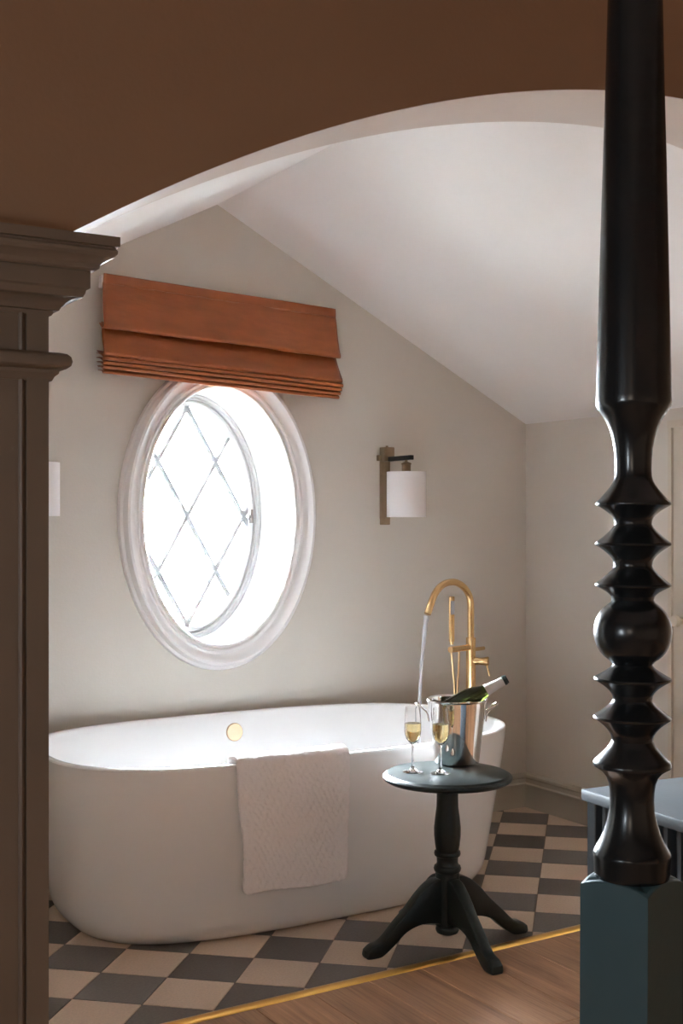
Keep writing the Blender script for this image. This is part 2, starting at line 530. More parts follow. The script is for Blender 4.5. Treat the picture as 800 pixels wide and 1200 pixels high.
# ---- door in the right wall
dr = bpy.data.objects.new('door_1', None); COL.objects.link(dr); dr.location = (XR, (DY0 + DY1) / 2, 0)
struct(dr, 'low cream door behind the bed post in the right wall', 'door')
hw = (DY1 - DY0) / 2
for nm, b in (('casing', box(-0.018, 0, hw - 0.018, hw, 0, DZ)), ('casing', box(-0.018, 0, -hw, -hw + 0.018, 0, DZ)), ('casing', box(-0.022, 0, -hw, hw, DZ, DZ + 0.03))):
    obj(nm, b, M_DOOR, dr)
leaf = obj('leaf', join(box(-0.008, 0, -hw + 0.02, hw - 0.02, 0.006, DZ)), M_DOOR, dr)
for zz in ((0.15, 0.72), (0.86, 1.62)):
    obj('raised_panel', bbox(-0.016, -0.006, -hw + 0.11, hw - 0.13, zz[0], zz[1], 0.005, 2), M_DOOR, leaf)
kp = onX(800, 727, XR)
obj('knob', xf(lathe([(0, 0), (0.022, 0), (0.022, 0.004), (0.009, 0.008), (0.009, 0.03), (0.02, 0.036), (0.026, 0.05), (0.02, 0.062), (0, 0.066)], 20),
    Matrix.Translation((-0.008, kp.y - 0.015 - dr.location.y, kp.z)) @ Matrix.Rotation(math.radians(-90), 4, 'Y')), M_DOOR, leaf, 40)

# ---- sloping, softly vaulted plaster ceiling of the alcove
RX, RZ, ES = 2.15, 2.655, 0.514      # ridge and slope
def ceil_z(X): return RZ - ES * abs(X - RX)
YC0 = YB - 0.001
NX2 = 24
V, F = [], []
cx_ = [X0T + (RX - X0T) * k / NX2 for k in range(NX2)] + [RX + (XR - RX) * k / NX2 for k in range(NX2 + 1)]
for X in cx_:
    z = ceil_z(X)
    V += [(X, YC0, z), (X, YW + 0.01, z), (X, YC0, z + 0.05), (X, YW + 0.01, z + 0.05)]
for k in range(len(cx_) - 1):
    a, b = 4 * k, 4 * k + 4
    F += [(a, a + 1, b + 1, b), (a + 2, b + 2, b + 3, a + 3), (a, b, b + 2, a + 2), (a + 1, a + 3, b + 3, b + 1)]
n4 = 4 * (len(cx_) - 1)
F += [(0, 2, 3, 1), (n4, n4 + 1, n4 + 3, n4 + 2)]
cl_o = obj('ceiling', (V, F), M_CEIL, None, 20)
struct(cl_o, 'steep off-white plaster ceiling of two slopes over the bathing alcove', 'ceiling')

# ---- arch wall
fpx = [(88, 270), (150, 240), (200, 216), (260, 192), (300, 177), (350, 162), (400, 144.5), (450, 132), (500, 121), (550, 113), (600, 108), (650, 105.5), (700, 105), (772, 110), (800, 115)]
fp = [onY(*p, YF) for p in fpx]
# least squares parabola through the traced front edge
def polyfit2(xs, ys):
    S = [sum(x ** k for x in xs) for k in range(5)]
    T = [sum(y * x ** k for x, y in zip(xs, ys)) for k in range(3)]
    M = Matrix(((S[0], S[1], S[2]), (S[1], S[2], S[3]), (S[2], S[3], S[4])))
    return M.inverted() @ Vector(T)
c0, c1, c2 = polyfit2([p.x for p in fp], [p.z for p in fp])
def arch_z(X):
    a, b, k = c0 + c1 * X + c2 * X * X, RZ - ES * (X - RX) - 0.03, 0.05
    return -k * math.log(math.exp(-a / k) + math.exp(-b / k))     # dies softly into the slope on the right
XJ = onY(52, 700, YF).x   # jamb
ZS = 1.86                 # springing, behind the capital
HT = 3.3
NX = 64
xs = [XJ + (XR - XJ) * k / NX for k in range(NX + 1)]
V, F = [], []
for X in xs:
    z = max(arch_z(X), ZS)
    V += [(X, YF, z), (X, YB, z), (X, YF, HT), (X, YB, HT)]
for k in range(NX):
    a, b = 4 * k, 4 * k + 4
    F += [(a, b, b + 2, a + 2), (a + 1, a + 3, b + 3, b + 1)]
front = join((V, F), box(XL, XJ, YF, YB, -0.05, HT))
wa = obj('wall_front', front, M_BEDWALL, None, 30)
struct(wa, 'dark taupe wall over the wide arch', 'wall')
V, F = [], []
for X in xs:
    z = max(arch_z(X), ZS)
    V += [(X, YF + 0.001, z - 0.001), (X, YB - 0.001, z - 0.001), (X, YF + 0.001, z + 0.004), (X, YB - 0.001, z + 0.004)]
for k in range(NX):
    a, b = 4 * k, 4 * k + 4
    F += [(a, a + 1, b + 1, b), (a + 2, b + 2, b + 3, a + 3), (a, b, b + 2, a + 2), (a + 1, a + 3, b + 3, b + 1)]
sof = obj('soffit', (V, F), M_SOFFIT, wa, 30)
# ---- bedroom shell around the viewer
struct(obj('ceiling_bedroom', box(XL, XR, YBK, YB, HT, HT + 0.08), M_CEIL), 'white ceiling of the bedroom', 'ceiling')
struct(obj('wall_rear', box(XL, XR, YBK - 0.1, YBK, -0.05, HT), M_BEDWALL), 'taupe bedroom wall behind the viewer', 'wall')
BW = (0.55, 0.77, 1.20, 1.46)     # bedroom window: y0, y1, z0, z1
wbl = obj('wall_bedroom', join(box(XL - 0.1, XL, YBK, BW[0], -0.05, HT), box(XL - 0.1, XL, BW[1], YB, -0.05, HT),
          box(XL - 0.1, XL, BW[0], BW[1], -0.05, BW[2]), box(XL - 0.1, XL, BW[0], BW[1], BW[3], HT)), M_BEDWALL)
struct(wbl, 'taupe bedroom wall with a sash window left of the viewer', 'wall')
w2 = bpy.data.objects.new('window_2', None); COL.objects.link(w2); w2.location = (XL - 0.05, (BW[0] + BW[1]) / 2, BW[2])
struct(w2, 'white sash window in the bedroom side wall', 'window')
hy, hz = (BW[1] - BW[0]) / 2, BW[3] - BW[2]
obj('frame', join(box(-0.03, 0.03, -hy, -hy + 0.05, 0, hz), box(-0.03, 0.03, hy - 0.05, hy, 0, hz), box(-0.03, 0.03, -hy + .05, hy - .05, 0, 0.05),
    box(-0.03, 0.03, -hy + .05, hy - .05, hz - 0.05, hz), box(-0.02, 0.02, -hy + .05, hy - .05, hz / 2 - 0.02, hz / 2 + 0.02)), M_WHITE, w2)
for z0, z1 in ((0.05, hz / 2 - 0.02), (hz / 2 + 0.02, hz - 0.05)):
    obj('pane', box(-0.002, 0.002, -hy + 0.05, hy - 0.05, z0, z1), M_PANE, w2)
portal('sky_light_bedroom', (XL - 0.12, (BW[0] + BW[1]) / 2, (BW[2] + BW[3]) / 2), (0, math.radians(-90), 0), hz, 2 * hy)

# ---- pilaster with capital
def cap_pt(x, y):
    """silhouette point of a moulding that projects p from both faces of the jamb corner"""
    r = ray(x, y); k = r.x / r.y
    p = (k * YF - XJ) / (1 + k)
    P = (XJ + p, YF - p)
    return p, CAMH - (y - YH) * depth(P) / FPX
cap_px = [(141, 278), (141, 289.4), (136, 290.5), (136, 292.4), (138.5, 294.5), (138, 298), (134.5, 302), (128, 305), (121, 308), (118, 310.5), (116.5, 315), (112, 317.5), (106, 318),
          (106, 338), (101, 340.5), (100, 344), (97, 348.5), (92, 348.6), (84, 351), (77, 355), (72, 360), (69.5, 364), (63, 365), (62, 368), (60, 370), (54, 370.5), (51.5, 372)]
neck_px = [(52, 412.5), (70, 413.5), (79, 415), (83.5, 418.5), (85.4, 424), (83.5, 429), (78, 432.5), (70, 434), (69, 438), (64, 441.5), (61, 446.5), (54, 447.5), (51.5, 448)]
pil = bpy.data.objects.new('trim_2', None); COL.objects.link(pil); pil.location = (XJ, YF, 0)
struct(pil, 'brown-grey panelled pilaster with stepped capital at the arch', 'pilaster')
def nfn(i): return ((0, -1), (1, -1), (1, 0))[i]
def capital(px):
    pts = [cap_pt(*q) for q in px]
    prof = [(-0.02, pts[0][1])] + [(max(p, 0.002), z) for p, z in pts] + [(-0.02, pts[-1][1])]
    return sweep_corner(prof, [(XL - XJ + 0.01, 0), (0, 0), (0, YB - YF)], nfn)
obj('capital', capital(cap_px), M_PILASTER, pil, 25)
obj('neck_moulding', capital(neck_px), M_PILASTER, pil, 35)
xb0, xb1, xst = onY(19.5, 700, YF).x - XJ, onY(27, 700, YF).x - XJ, onY(29, 700, YF).x - XJ
ztop = cap_pt(51.5, 372)[1] + 0.02
obj('stile', box(xst, 0.004, -0.012, 0.002, 0.0, ztop), M_PILASTER, pil)
obj('panel', box(-1.2, xb0 + 0.004, -0.006, 0.002, 0.0, ztop), M_PILASTER, pil)
bz = [(xb0, -0.004), (xb0 + 0.002, -0.009), (xb0 + 0.006, -0.0115), (xb0 + 0.010, -0.009), (xb0 + 0.012, -0.005), (xb1 - 0.008, -0.006), (xb1 - 0.004, -0.0095), (xb1, -0.006), (xst + 0.001, -0.004), (xst + 0.001, 0.002), (xb0, 0.002)]
obj('bead', prism(bz, 0.0, ztop), M_PILASTER, pil, 30)
obj('jamb_lining', box(-0.01, 0.004, 0.002, YB - YF, 0.0, ztop), M_PILASTER, pil)

# ---- ground outside, seen only as brightness through the oval window
gr = obj('ground_outside', box(-30, 35, YG + 0.4, YG + 60, -3.2, -3.0), mat('pale_gravel', (0.52, 0.515, 0.50), 0.9, noise=0.2, nscale=2))
struct(gr, 'pale gravel ground outside the oval window', 'ground')

# ---- oval window
w1 = bpy.data.objects.new('window_1', None); COL.objects.link(w1); w1.location = (WX, YW, WZ)
struct(w1, 'white oval window with diamond lattice panes in deep reveal', 'window')
def oval_ring(prof, seg=112):
    """prof: closed list of (offset from the opening ellipse, y)"""
    V, F = [], []; n = len(prof)
    for k in range(seg):
        a = 2 * math.pi * k / seg
        ex, ez = IA * math.cos(a), IB * math.sin(a)
        nx, nz = math.cos(a) / IA, math.sin(a) / IB
        L = math.hypot(nx, nz); nx /= L; nz /= L
        for d, y in prof: V.append((ex + nx * d, y, ez + nz * d))
    for k in range(seg):
        k2 = (k + 1) % seg
        for q in range(n):
            q2 = (q + 1) % n
            F.append((k * n + q, k * n + q2, k2 * n + q2, k2 * n + q))
    return V, F
def oring(prof, m, name, sm=35): return obj(name, oval_ring(prof), m, w1, sm)
oring([(d, y * 1.5 if y < 0 else y) for d, y in [(-0.006, 0.004), (-0.008, -0.010), (-0.003, -0.016), (0.004, -0.015), (0.007, -0.008), (0.011, -0.009), (0.015, -0.020), (0.022, -0.022), (0.026, -0.013), (0.034, -0.012),
       (0.044, -0.016), (0.055, -0.027), (0.066, -0.037), (0.076, -0.036), (0.083, -0.027), (0.085, -0.017), (0.090, -0.016), (0.096, -0.014), (0.100, -0.008), (0.100, 0.004)]], M_WHITE, 'surround')
oring([(0.003, 0.0), (0.003, YG + 0.1 - YW), (-0.004, YG + 0.1 - YW), (-0.004, 0.0)], M_WHITE, 'reveal')
yc = YG - YW
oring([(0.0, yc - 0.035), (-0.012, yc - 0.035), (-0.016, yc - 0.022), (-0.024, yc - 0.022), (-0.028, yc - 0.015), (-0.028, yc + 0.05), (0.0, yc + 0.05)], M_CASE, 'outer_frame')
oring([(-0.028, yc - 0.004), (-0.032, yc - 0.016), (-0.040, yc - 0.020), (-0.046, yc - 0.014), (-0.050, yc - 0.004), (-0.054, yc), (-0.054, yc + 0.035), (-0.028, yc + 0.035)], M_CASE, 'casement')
GA, GB = IA - 0.052, IB - 0.052
bdx, bdz = 0.136, 0.237
BL = math.hypot(bdx, bdz)
def ell_clip(k, sgn):
    """line x = k*2*bdx + sgn*bdx/bdz*z inside the glass ellipse -> z range"""
    m_, c_ = sgn * bdx / bdz, k * 2 * bdx
    A_ = m_ * m_ / GA ** 2 + 1 / GB ** 2; B_ = 2 * m_ * c_ / GA ** 2; C_ = c_ * c_ / GA ** 2 - 1
    D_ = B_ * B_ - 4 * A_ * C_
    if D_ <= 0: return None
    r = math.sqrt(D_)
    return (-B_ - r) / (2 * A_), (-B_ + r) / (2 * A_), m_, c_
for sgn in (1, -1):
    for k in (-1, 0, 1):
        e = ell_clip(k, sgn)
        if not e: continue
        z0, z1, m_, c_ = e
        z0 -= 0.012; z1 += 0.012
        p0, p1 = Vector((c_ + m_ * z0, yc + 0.008, z0)), Vector((c_ + m_ * z1, yc + 0.008, z1))
        d = (p1 - p0).normalized(); nn = Vector((d.z, 0, -d.x))
        V = []
        for p in (p0, p1):
            for a, b in ((-0.0115, 0.0), (-0.007, -0.008), (0.007, -0.008), (0.0115, 0.0), (0.0115, 0.012), (-0.0115, 0.012)):
                V.append(p + nn * a + Vector((0, b + 0.0005 * (sgn > 0), 0)))
        F = [(q, (q + 1) % 6, 6 + (q + 1) % 6, 6 + q) for q in range(6)] + [tuple(range(6)), tuple(range(6, 12))]
        obj('lattice_bar', (V, F), M_LATTICE, w1)
# panes: cells of the lattice cut by the oval
ell = [((GA + 0.004) * math.cos(2 * math.pi * k / 72), (GB + 0.004) * math.sin(2 * math.pi * k / 72)) for k in range(72)]
mm_ = bdx / bdz
for i in range(-3, 3):
    for j in range(-3, 3):
        # 2bdx*i <= x - m z <= 2bdx*(i+1),  2bdx*j <= x + m z <= 2bdx*(j+1)
        p = ell
        for a, b, c in ((1, -mm_, 2 * bdx * (i + 1)), (-1, mm_, -2 * bdx * i), (1, mm_, 2 * bdx * (j + 1)), (-1, -mm_, -2 * bdx * j)):
            p = clip_poly(p, a, b, c)
            if len(p) < 3: break
        if len(p) < 3 or abs(poly_area(p)) < 4e-4: continue
        vf = prism(p, 0, 0.003)
        vf = ([Vector((q.x, yc + 0.012 + q.z, q.y)) for q in vf[0]], vf[1])
        obj('pane', vf, M_PANE, w1)
lp = onY(294, 604, YG - 0.02)
obj('latch', join(box(lp.x - WX - 0.006, lp.x - WX + 0.006, yc - 0.03, yc - 0.014, -0.03, 0.03), cyl((lp.x - WX, yc - 0.022, 0.0), (lp.x - WX - 0.02, yc - 0.04, -0.012), 0.004, 8)), M_DOTS, w1)
portal('sky_light_oval', (WX, YG + 0.12, WZ), (math.radians(-90), 0, 0), 2 * IA, 2 * IB)

# ================================================================== THINGS
# ---- bathtub
BH, BCX, BCY, BA, BB, BN = 0.59, 2.110, 3.967, 0.886, 0.5075, 3.0
def sup(a, b, th, n=BN):
    c, s = math.cos(th), math.sin(th)
    return a * math.copysign(abs(c) ** (2 / n), c), b * math.copysign(abs(s) ** (2 / n), s)
bath = thing('bathtub', 'white freestanding oval bathtub under the oval window', 'bathtub', (BCX, BCY, 0))
def bath_inset(z):
    """how far the outer wall stands inside the rim outline at height z"""
    t = z / BH
    base = 0.085 * (1 - t) ** 1.15
    if z < 0.09: base += 0.055 * (1 - math.sqrt(max(0, 1 - (1 - z / 0.09) ** 2)))
    return base
prof = [(0.30, 0.002), (0.16, 0.0)] + [(bath_inset(z), z) for z in (0.0005, 0.004, 0.010, 0.02, 0.032, 0.047, 0.065, 0.09, 0.15, 0.22, 0.30, 0.38, 0.46, 0.53, 0.575)]
prof += [(0.0, 0.583), (0.003, 0.588), (0.008, 0.59), (0.018, 0.59), (0.023, 0.588), (0.027, 0.582), (0.031, 0.56), (0.045, 0.46), (0.062, 0.34), (0.085, 0.22), (0.12, 0.15), (0.18, 0.115), (0.28, 0.10), (0.40, 0.097)]
NS = 128
V, F = [], []
for ins, z in prof:
    for k in range(NS):
        x, y = sup(BA - ins, BB - ins, 2 * math.pi * (k + 0.5) / NS, BN if ins < 0.2 else 2.6)
        V.append((x, y, z))
for i in range(len(prof) - 1):
    for k in range(NS):
        k2 = (k + 1) % NS
        F.append((i * NS + k, i * NS + k2, (i + 1) * NS + k2, (i + 1) * NS + k))
F.append(tuple(range(NS))); F.append(tuple((len(prof) - 1) * NS + k for k in range(NS)))
obj('tub_shell', (V, F), M_BATH, bath, 35)
op = hit(276, 858.5, (0, BCY + BB - 0.05, 0), (0, 1, 0))
obj('overflow_cap', xf(lathe([(0, 0), (0.036, 0), (0.036, 0.006), (0.033, 0.0095), (0, 0.0105)], 32), Matrix.Translation((op.x - BCX, BB - 0.036, op.z)) @ Matrix.Rotation(math.radians(84), 4, 'X')), mat('satin_gold', (0.62, 0.46, 0.31), 0.5, 0.6, noise=0.05, nscale=80), bath, 40)
obj('drain', shift(lathe([(0, 0.099), (0.035, 0.099), (0.035, 0.103), (0.03, 0.106), (0, 0.106)], 24), (0, 0, 0)), M_BRASS, bath, 40)
# water lying in the tub
def bath_near(X, z, off=0.0):
    """y of the outer near wall of the tub at X and height z"""
    i = bath_inset(min(z, 0.575))
    a, b = BA - i, BB - i
    u = min(0.98, abs((X - BCX) / a))
    return BCY - b * (1 - u ** BN) ** (1 / BN) - off

# ---- towel over the near rim
YN = BCY - BB
tl, trr = onY(277, 889, YN), onY(405, 876, YN)
bl, br = onY(289, 1054, YN), onY(410, 1034, YN)
bathY = YN
NTU, NTV = 64, 96
tw_in, tw_top = 0.05, 0.045
def towel_fn(u, v):
    # v 0 inside the tub .. 1 lower hem; u 0 left .. 1 right
    hem = (bl.z + (br.z - bl.z) * u) + 0.004 * math.sin(u * 7)
    Lh = BH - hem
    Lt = tw_in + tw_top + Lh
    s = v * Lt
    wob = 0.004 * math.sin(9 * v + 1) if u < 0.5 else 0.003 * math.sin(7 * v)
    hang = max(0, (s - tw_in - tw_top) / Lh)
    xl = tl.x + (bl.x - tl.x) * hang; xr_ = trr.x + (br.x - trr.x) * hang
    # rounded lower corners
    c = 0.0
    if hang > 0.93: c = 0.014 * (1 - math.sqrt(max(0, 1 - ((hang - 0.93) / 0.07) ** 2)))
    X = (xl + c) + (xr_ - xl - 2 * c) * u + wob
    if s < tw_in:
        y = bath_near(X, BH) + 0.048 + 0.004
        y += (1 - s / tw_in) * 0.006
        z = BH - (tw_in - s) + 0.004
    elif s < tw_in + tw_top:
        a = (s - tw_in) / tw_top * math.pi
        y = bath_near(X, BH) + 0.018 + 0.034 * math.cos(a)
        z = BH + 0.006 + 0.013 * math.sin(a)
    else:
        z = BH + 0.006 - (s - tw_in - tw_top)
        z = max(z, 0.02)
        fold = 0.007 * math.sin(u * 5.2 + 0.6 + 0.8 * hang) + 0.005 * math.sin(u * 11 + 2 * hang)
        gap = 0.016 + 0.020 * min(1, hang * 2)
        y = bath_near(X, z) - gap - fold * min(1, hang * 1.6)
        y = min(y, bath_near(X, BH) - 0.012 + 0.03 * hang)
    rip = 0.0012 * math.sin(u * 83 + v * 61) + 0.0010 * math.sin(u * 137 - v * 97)
    return (X, y + rip, z + 0.4 * rip)
tw = obj('towel', grid(towel_fn, NTU, NTV), M_TOWEL, None, 180)
m = tw.modifiers.new('pile', 'SOLIDIFY'); m.thickness = 0.016; m.offset = 0.0
m = tw.modifiers.new('soft', 'SUBSURF'); m.levels = 1; m.render_levels = 1
tx = bpy.data.textures.new('terry', 'CLOUDS'); tx.noise_scale = 0.012; tx.noise_depth = 2
m = tw.modifiers.new('terry', 'DISPLACE'); m.texture = tx; m.strength = 0.006; m.mid_level = 0.5
tag(tw, 'folded white terry towel draped over the bathtub rim', 'towel')

# ---- side table
zt_guess = 0.545
TC = onZ(524, 1087, 0.055)
TX, TY = TC.x, TC.y
MP = mpp((TX, TY))
ZT = zat(905, (TX, TY))
table = thing('side_table', 'small round black pedestal table holding the ice bucket and flutes', 'side table', (TX, TY, 0))
R = 76 * MP
tp = [(0, ZT), (R - 0.016, ZT), (R - 0.013, ZT - 0.0015), (R - 0.010, ZT - 0.005), (R - 0.003, ZT - 0.007), (R, ZT - 0.011), (R, ZT - 0.016), (R - 0.004, ZT - 0.021), (R - 0.012, ZT - 0.026), (R - 0.022, ZT - 0.028), (0, ZT - 0.028)]
obj('table_top', lathe(tp, 72), M_BLACKGREEN, table, 35)
def zc(y): return ZT - (y - 905) * MP
cp = [(0, ZT - 0.028), (0.05, ZT - 0.028), (0.05, ZT - 0.034), (12.8 * MP, ZT - 0.038)]
for y, r in ((935, 12.6), (945, 12.8), (957, 14.4), (969, 15.7), (978, 15.7), (990, 14.4), (996, 13.4), (997, 15.0), (999.5, 15.6), (1002, 15.0), (1003, 13.4), (1005, 12.6), (1010, 12.3), (1013, 13.4), (1014, 15.2), (1017, 16.2), (1020, 15.4), (1021.5, 14.0), (1024, 14.2), (1083, 14.2), (1084, 12), (1086, 13.5), (1089, 13.8), (1092, 12.5), (1093.5, 9)):
    cp.append((r * MP, zc(y)))
cp.append((0, zc(1093.5)))
obj('column', lathe(cp, 48), M_BLACKGREEN, table, 35)
def leg_mesh(Rf):
    zt_ = zc(1027)
    k = Rf / 0.30
    up = spline([(0.020, zt_ - 0.006), (0.045 * k, zt_), (0.078 * k, zt_ - 0.012), (0.115 * k, zt_ - 0.042), (0.155 * k, zt_ - 0.084), (0.20 * k, zt_ - 0.125), (0.245 * k, 0.052), (0.280 * k, 0.040), (0.300 * k, 0.026)], 5)
    dn = spline([(0.303 * k, 0.010), (0.296 * k, 0.001), (0.262 * k, 0.0), (0.240 * k, 0.006), (0.200 * k, 0.034), (0.160 * k, 0.066), (0.110 * k, 0.082), (0.060 * k, 0.080), (0.020, 0.070)], 5)
    poly = [(p.x, p.y) for p in up + dn]
    n = len(poly); w = 0.0205
    cx = [0] * n
    V, F = [], []
    prof_ = [(-w + 0.004, 0.0035), (-w, 0.0)]
    # side faces chamfered by insetting the outline
    def inset(d):
        out = []
        for i in range(n):
            p, q, r_ = Vector(poly[i - 1]), Vector(poly[i]), Vector(poly[(i + 1) % n])
            t = (r_ - p)
            if t.length < 1e-9: out.append(q); continue
            t.normalize(); nn = Vector((t.y, -t.x))      # outline runs clockwise
            out.append(q + nn * d)
        return out
    layers = [(-w, 0.005), (-w + 0.002, 0.0015), (-w + 0.006, 0.0), (w - 0.006, 0.0), (w - 0.002, 0.0015), (w, 0.005)]
    for yy, d in layers:
        for q in inset(d): V.append((q[0], yy, q[1]))
    for L in range(len(layers) - 1):
        for i in range(n):
            i2 = (i + 1) % n
            F.append((L * n + i, L * n + i2, (L + 1) * n + i2, (L + 1) * n + i))
    F.append(tuple(range(n))); F.append(tuple((len(layers) - 1) * n + i for i in range(n)))
    return V, F
feet = [onZ(427, 1117, 0), onZ(583, 1143, 0), onZ(615, 1092, 0)]
for P in feet: print('FOOT', math.hypot(P.x - TX, P.y - TY), math.degrees(math.atan2(P.y - TY, P.x - TX)))
a0 = math.atan2(feet[1].y - TY, feet[1].x - TX)
RL = 0.295
lm = mesh('leg', *leg_mesh(RL), M_BLACKGREEN, 40)
for k in range(4):
    link('leg', lm, table, (0, 0, 0), (0, 0, a0 + k * math.pi / 2))

# ---- ice bucket
BP = onZ(535, 894, ZT)
bm_ = mpp(BP)
bk = thing('ice_bucket', 'polished steel champagne bucket on the black table', 'bucket', (BP.x, BP.y, ZT + 0.0005))
HB = 0.212
rb, rt = 26 * bm_, 34.5 * bm_
bp_ = [(0, 0.002), (rb - 0.006, 0.0), (rb, 0.004), (rb + (rt - rb) * 0.5, HB * 0.5), (rt, HB - 0.006), (rt + 0.003, HB - 0.004), (rt + 0.005, HB - 0.001), (rt + 0.004, HB + 0.002), (rt + 0.001, HB + 0.0025), (rt - 0.0015, HB), (rt - 0.003, HB - 0.006), (rb + (rt - rb) * 0.5 - 0.002, HB * 0.5), (rb - 0.003, 0.008), (0, 0.006)]
obj('bucket_wall', lathe(bp_, 64), M_CHROME, bk, 40)
Rv = Vector((CA, -SA, 0))           # picture-right on the ground
for s in (-1, 1):
    d = Rv * s
    side = Vector((-d.y, d.x, 0))
    zz = HB - 0.036
    pts = [d * (rt - 0.004) + side * 0.022 + Vector((0, 0, zz - 0.035)), d * (rt + 0.002) + side * 0.022 + Vector((0, 0, zz - 0.008)), d * (rt + 0.026) + side * 0.020 + Vector((0, 0, zz + 0.016)),
           d * (rt + 0.036) + side * 0.010 + Vector((0, 0, zz + 0.022)), d * (rt + 0.036) - side * 0.010 + Vector((0, 0, zz + 0.022)), d * (rt + 0.026) - side * 0.020 + Vector((0, 0, zz + 0.016)),
           d * (rt + 0.002) - side * 0.022 + Vector((0, 0, zz - 0.008)), d * (rt - 0.004) - side * 0.022 + Vector((0, 0, zz - 0.035))]
    obj('handle', tube(spline(pts, 6), 0.0024, 10), M_CHROME, bk, 60)

# ---- champagne bottle lying across the bucket
tilt = math.radians(28.5)
tip = hit(594, 795.5, (BP.x, BP.y, 0), (SA, CA, 0))
ax = (Rv * math.cos(tilt) + Vector((0, 0, math.sin(tilt)))).normalized()
LB = 0.258
base = tip - ax * LB
rot = Vector((0, 0, 1)).rotation_difference(ax).to_euler()
bot = thing('champagne_bottle', 'green champagne bottle with pale neck foil tilted in the ice bucket', 'bottle', base, rot)
RBt = 0.036
gp = [(0, 0.012), (0.018, 0.004), (RBt - 0.006, 0.0), (RBt - 0.001, 0.004), (RBt, 0.012), (RBt, 0.115), (RBt - 0.001, 0.128), (RBt - 0.005, 0.145), (RBt - 0.011, 0.160), (0.0195, 0.178), (0.0165, 0.195), (0.0145, 0.225), (0.0135, 0.245), (0.0135, 0.252), (0, 0.252)]
obj('glass_body', lathe(gp, 40), M_BOTTLE, bot, 50)
obj('neck_foil', lathe([(0.0202, 0.1775), (0.0205, 0.178), (0.0175, 0.195), (0.0155, 0.225), (0.0146, 0.244), (0.0139, 0.2445), (0.0139, 0.236), (0.0149, 0.222), (0.0169, 0.194)], 40, True), M_FOIL, bot, 60)
obj('mouth_ring', lathe([(0.0139, 0.243), (0.0165, 0.244), (0.0170, 0.248), (0.0165, 0.252), (0.0148, 0.254), (0.0148, 0.258), (0.010, 0.258), (0.009, 0.252), (0.0139, 0.252)], 32), M_BLACKGREEN, bot, 40)

# ---- champagne flutes
def flute(px, py, label):
    P = onZ(px, py, ZT)
    k = mpp(P)
    t = thing('champagne_flute', label, 'glass', (P.x, P.y, ZT + 0.0004), (0, 0, 0), 'champagne flutes on the black table')
    H = 0.208
    g = [(0, 0), (0.030, 0), (0.0325, 0.0012), (0.030, 0.0028), (0.016, 0.006), (0.007, 0.012), (0.0038, 0.022), (0.0032, 0.05), (0.0034, 0.082), (0.006, 0.090), (0.014, 0.098), (0.0215, 0.108), (0.0262, 0.122), (0.0278, 0.138), (0.0272, 0.158), (0.0252, 0.182), (0.0235, H),
         (0.0223, H), (0.0240, 0.182), (0.0260, 0.158), (0.0266, 0.138), (0.0250, 0.122), (0.0200, 0.109), (0.0125, 0.0995), (0.004, 0.0935), (0, 0.0925)]
    obj('glass_bowl', lathe(g, 48), M_GLASS, t, 50)
    w = [(0, 0.0929), (0.004, 0.0939), (0.0122, 0.0999), (0.0196, 0.1094), (0.0246, 0.1222), (0.0262, 0.138), (0.0257, 0.157), (0, 0.157)]
    obj('wine', lathe(w, 48), M_WINE, t, 40)
flute(483.5, 905, 'filled champagne flute at the left edge of the black table')
flute(516, 906.5, 'filled champagne flute in front of the ice bucket')

# ---- floor standing bath filler
TPX, TPY = 3.19, None
r_ = ray(551.5, 760); TPY = TPX * r_.y / r_.x
tap = thing('bath_filler', 'brushed gold freestanding bath tap with hand shower beside the tub', 'tap', (TPX, TPY, 0))
Ct = Vector((TPX, TPY, 0)); mt = mpp(Ct)
r2 = ray(500, 720); YTIP = 4.135
Tp = Vector((YTIP * r2.x / r2.y, YTIP, 0))
pd = (Tp - Ct).normalized(); pn = Vector((-pd.y, pd.x, 0))
def tp_(x, y):
    return hit(x, y, Ct, pn) - Ct
zj = tp_(551.5, 747).z
obj('base_plate', lathe([(0, 0.0), (0.045, 0.0), (0.045, 0.008), (0.042, 0.012), (0.02, 0.013), (0, 0.013)], 40), M_BRASS, tap, 40)
obj('column', lathe([(0, 0.01), (5.7 * mt, 0.01), (5.7 * mt, zj - 0.001), (5.3 * mt, zj), (3.9 * mt, zj), (0, zj)], 32), M_BRASS, tap, 40)
sp = spline([(*tp_(551.5, 748),), (*tp_(551.5, 727),), (*tp_(551.3, 709),), (*tp_(549, 697),), (*tp_(543, 688),), (*tp_(534.5, 682.7),), (*tp_(525.5, 682.5),), (*tp_(517, 686.5),), (*tp_(510, 695),), (*tp_(505, 707),), (*tp_(500.8, 719.5),)], 6)
obj('spout', tube(sp, 4.0 * mt, 20), M_BRASS, tap, 50)
zb = tp_(546, 759).z
bx0 = (tp_(527.5, 759)); bx0.z = zb
obj('bracket', tube([Vector((0, 0, zb)), bx0], 3.7 * mt, 18), M_BRASS, tap, 40)
hs0 = tp_(529, 752); hs1 = tp_(529, 699)
h = obj('hand_shower', tube([hs0 + Vector((0, 0, -0.012)), hs0, hs0 + Vector((0, 0, 0.002)), hs1 - Vector((0, 0, 0.003)), hs1], [2.2 * mt, 2.4 * mt, 3.4 * mt, 3.4 * mt, 3.0 * mt], 20), M_BRASS, tap, 40)
vd = -Vector((hs0.x + Ct.x, hs0.y + Ct.y, 0)).normalized()
fd = (vd + Rv * 0.35).normalized(); fs = Vector((-fd.y, fd.x, 0))
c_ = hs0 + fd * (3.15 * mt)
z0, z1 = tp_(529, 720).z, tp_(529, 704).z
V = []
